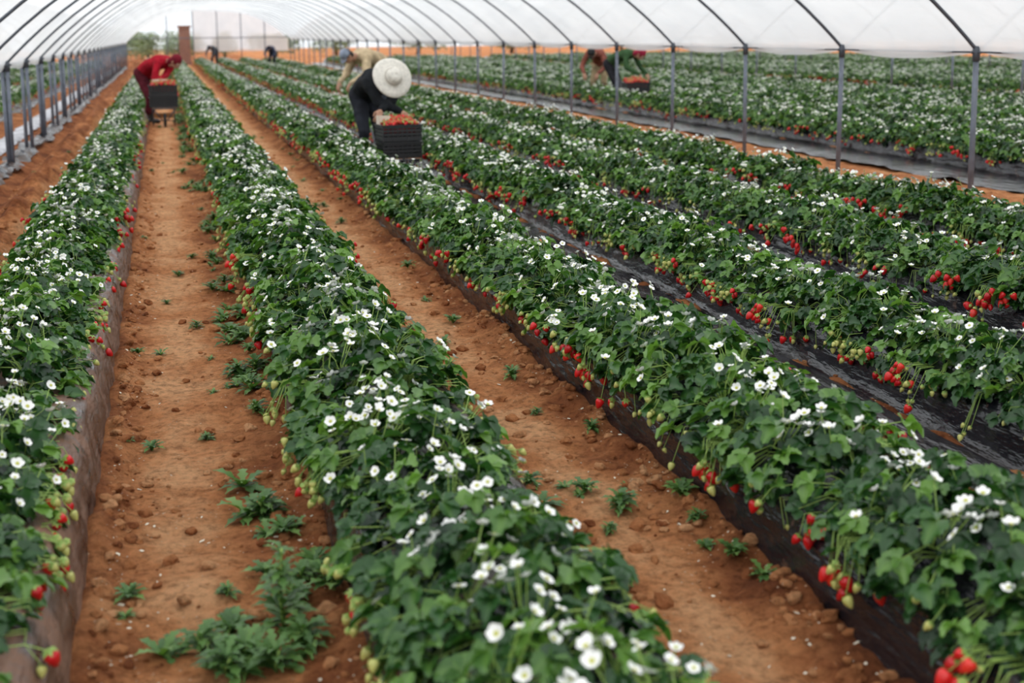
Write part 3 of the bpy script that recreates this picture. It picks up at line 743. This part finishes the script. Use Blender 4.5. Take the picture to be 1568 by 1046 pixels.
# ------------------------------------------------------------------ crates and carts
M_crate=simple('black_crate_plastic',(.016,.016,.018),.45)
M_card=simple('cardboard_tray',(.68,.58,.48),.8)
M_wood=simple('cart_wood',(.45,.22,.09),.8,nscale=20)
M_steel=simple('cart_frame',(.10,.10,.11),.5,metal=.4)
M_rub=simple('cart_tyre',(.02,.02,.02),.8)
def crate(loc,rot,fill='berries',seed=1,levels=1,sc=1):
    global R
    R=random.Random(seed)
    root=empty('harvest_crate',loc); root.rotation_euler=(0,0,rot); root.scale=(sc,)*3
    mb=MB(); W,D,H=.50,.34,.21; t=.012
    for lv in range(levels):
        o=lv*(H+.006)
        box(mb,(0,0,.008+o),(W,D,.016))
        for z,hh in((.035,.05),(.09,.03),(.135,.03),(.186,.044)):
            for s in(-1,1):
                box(mb,(0,s*D/2,z+o),(W,t,hh)); box(mb,(s*W/2,0,z+o),(t,D,hh))
        for s in(-1,1):
            for k in range(9): box(mb,(-W/2+W*k/8,s*D/2,H/2+o),(.014,t*1.3,H))
            for k in range(7): box(mb,(s*W/2,-D/2+D*k/6,H/2+o),(t*1.3,.014,H))
            box(mb,(0,s*(D/2+.008),H-.008+o),(W+.04,.03,.016)); box(mb,(s*(W/2+.008),0,H-.008+o),(.03,D+.04,.016))
    obj('crate_shell',mb.mesh('crate_shell',[M_crate],False),root)
    mb=MB(); o=(levels-1)*(H+.006)
    for k in range(340):
        x=R.uniform(-.22,.22); y=R.uniform(-.15,.145); z=.18+o+R.uniform(0,.04)+.05*(1-(x/.25)**2)+.26*max(0,y+.1)
        if fill=='cards' and x<-.1 and y>0.02: continue
        add_berry(mb,np.array([x,y,z]),np.array([R.uniform(-1,1),R.uniform(-1,1),R.uniform(.1,1)]),R.uniform(.9,1.3),True,(0,0,1))
    box(mb,(0,.02,.13+o),(.42,.22,.08),0,.1)
    obj('strawberries',mb.mesh('strawberries',[M_berry,M_stem]),root)
    mb=MB()
    if fill in('cards','tray'):
        cx0=-.17 if fill=='cards' else -.05; w=.14 if fill=='cards' else .26; d=.14 ; cy=.095
        for s in(-1,1):
            box(mb,(cx0,cy+s*d/2,.25+o),(w,.006,.13)); box(mb,(cx0+s*w/2,cy,.25+o),(.006,d,.13))
        box(mb,(cx0,cy,.2+o),(w,d,.006))
        obj('cardboard_punnet',mb.mesh('punnet',[M_card],False),root)
    return root
def cart(loc,rot,ph=.34,sc=1):
    root=empty('picking_cart',loc); root.rotation_euler=(0,0,rot); root.scale=(sc,sc,1)
    mb=MB(); wr=min(.105,ph*.42); wz=wr+.025
    for s in(-1,1):
        tube(mb,[(s*.2,-.22,ph-.015),(s*.2,.25,ph-.015),(s*.21,.42,ph+.25),(s*.21,.48,ph+.3)],.013,6)
        tube(mb,[(s*.2,.17,ph-.02),(s*.2,.22,.0)],.012,6)
        tube(mb,[(s*.2,-.2,ph-.02),(s*.045,-.2,wz)],.012,6)
    for y in(-.22,0,.2): tube(mb,[(-.2,y,ph-.015),(.2,y,ph-.015)],.012,6)
    tube(mb,[(-.2,.20,.1),(.2,.20,.1)],.01,6)
    tube(mb,[(-.06,-.2,wz),(.06,-.2,wz)],.01,6)
    obj('frame',mb.mesh('frame',[M_steel]),root)
    mb=MB(); 
    for k in range(5): box(mb,(-.18+.09*k,0,ph-.008),(.07,.44,.012))
    box(mb,(0,.2,ph*.55),(.36,.02,.09))
    obj('deck',mb.mesh('deck',[M_wood],False),root)
    mb=MB(); pts=[(0,-.2+wr*math.cos(t),wz+wr*math.sin(t)) for t in np.linspace(0,2*math.pi,25)]
    tube(mb,pts,.024,8,0,cap=False)
    for k in range(6):
        t=k*math.pi/3; tube(mb,[(0,-.2,wz),(0,-.2+wr*math.cos(t),wz+wr*math.sin(t))],.006,4,1)
    obj('wheel',mb.mesh('wheel',[M_rub,M_steel]),root)
cart((2.50,14.15,0),.12,.24,.9); crate((2.50,14.13,.24),.12,'cards',3,2,.87)
cart((-.02,23.8,0),0.05,.35,.95); crate((-.02,23.78,.35),.05,'tray',5,2,.93)
cart((9.62,25.6,0),0); crate((9.62,25.58,.34),0,'berries',8)
# ------------------------------------------------------------------ light
w=bpy.data.worlds.new('overcast'); scene.world=w; w.use_nodes=True; nt=w.node_tree; nt.nodes.clear()
o=nt.nodes.new('ShaderNodeOutputWorld'); b=nt.nodes.new('ShaderNodeBackground')
tc=nt.nodes.new('ShaderNodeTexCoord'); sx=nt.nodes.new('ShaderNodeSeparateXYZ'); nt.links.new(tc.outputs['Generated'],sx.inputs[0])
r=ramp(nt,sx.outputs[2],[(0,(.76,.79,.82)),(.25,(.9,.94,.98)),(1,(.98,1,1))]); nt.links.new(r.outputs[0],b.inputs[0])
b.inputs[1].default_value=1.45; nt.links.new(b.outputs[0],o.inputs[0])
sl=bpy.data.lights.new('sun','SUN'); sl.energy=1.0; sl.angle=.8; sl.color=(1,.98,.95)
so=bpy.data.objects.new('sun',sl); COL.objects.link(so); so.rotation_euler=(math.radians(28),math.radians(-22),0)

# ------------------------------------------------------------------ camera
f=2000.; VP=(252,57); PY=57+317; roll=.010
d=Vector(((VP[0]-800)/f,-(VP[1]-PY)/f,-1)).normalized()
hv=Vector((1,roll,0)); up=hv.cross(d); up=up if up.y>0 else -up; up.normalize()
xc=d.cross(up)
Mx=Matrix((xc,d,up))
cam=bpy.data.cameras.new('camera'); co=bpy.data.objects.new('camera',cam); COL.objects.link(co)
m4=Mx.to_4x4(); m4.translation=(0,0,1.6); co.matrix_world=m4
cam.sensor_width=36; cam.sensor_fit='HORIZONTAL'; cam.lens=f*36/1600
cam.shift_y=-(533.5-PY)/1600
cam.dof.use_dof=True; cam.dof.focus_distance=6.2; cam.dof.aperture_fstop=2.4
cam.clip_end=500
scene.camera=co
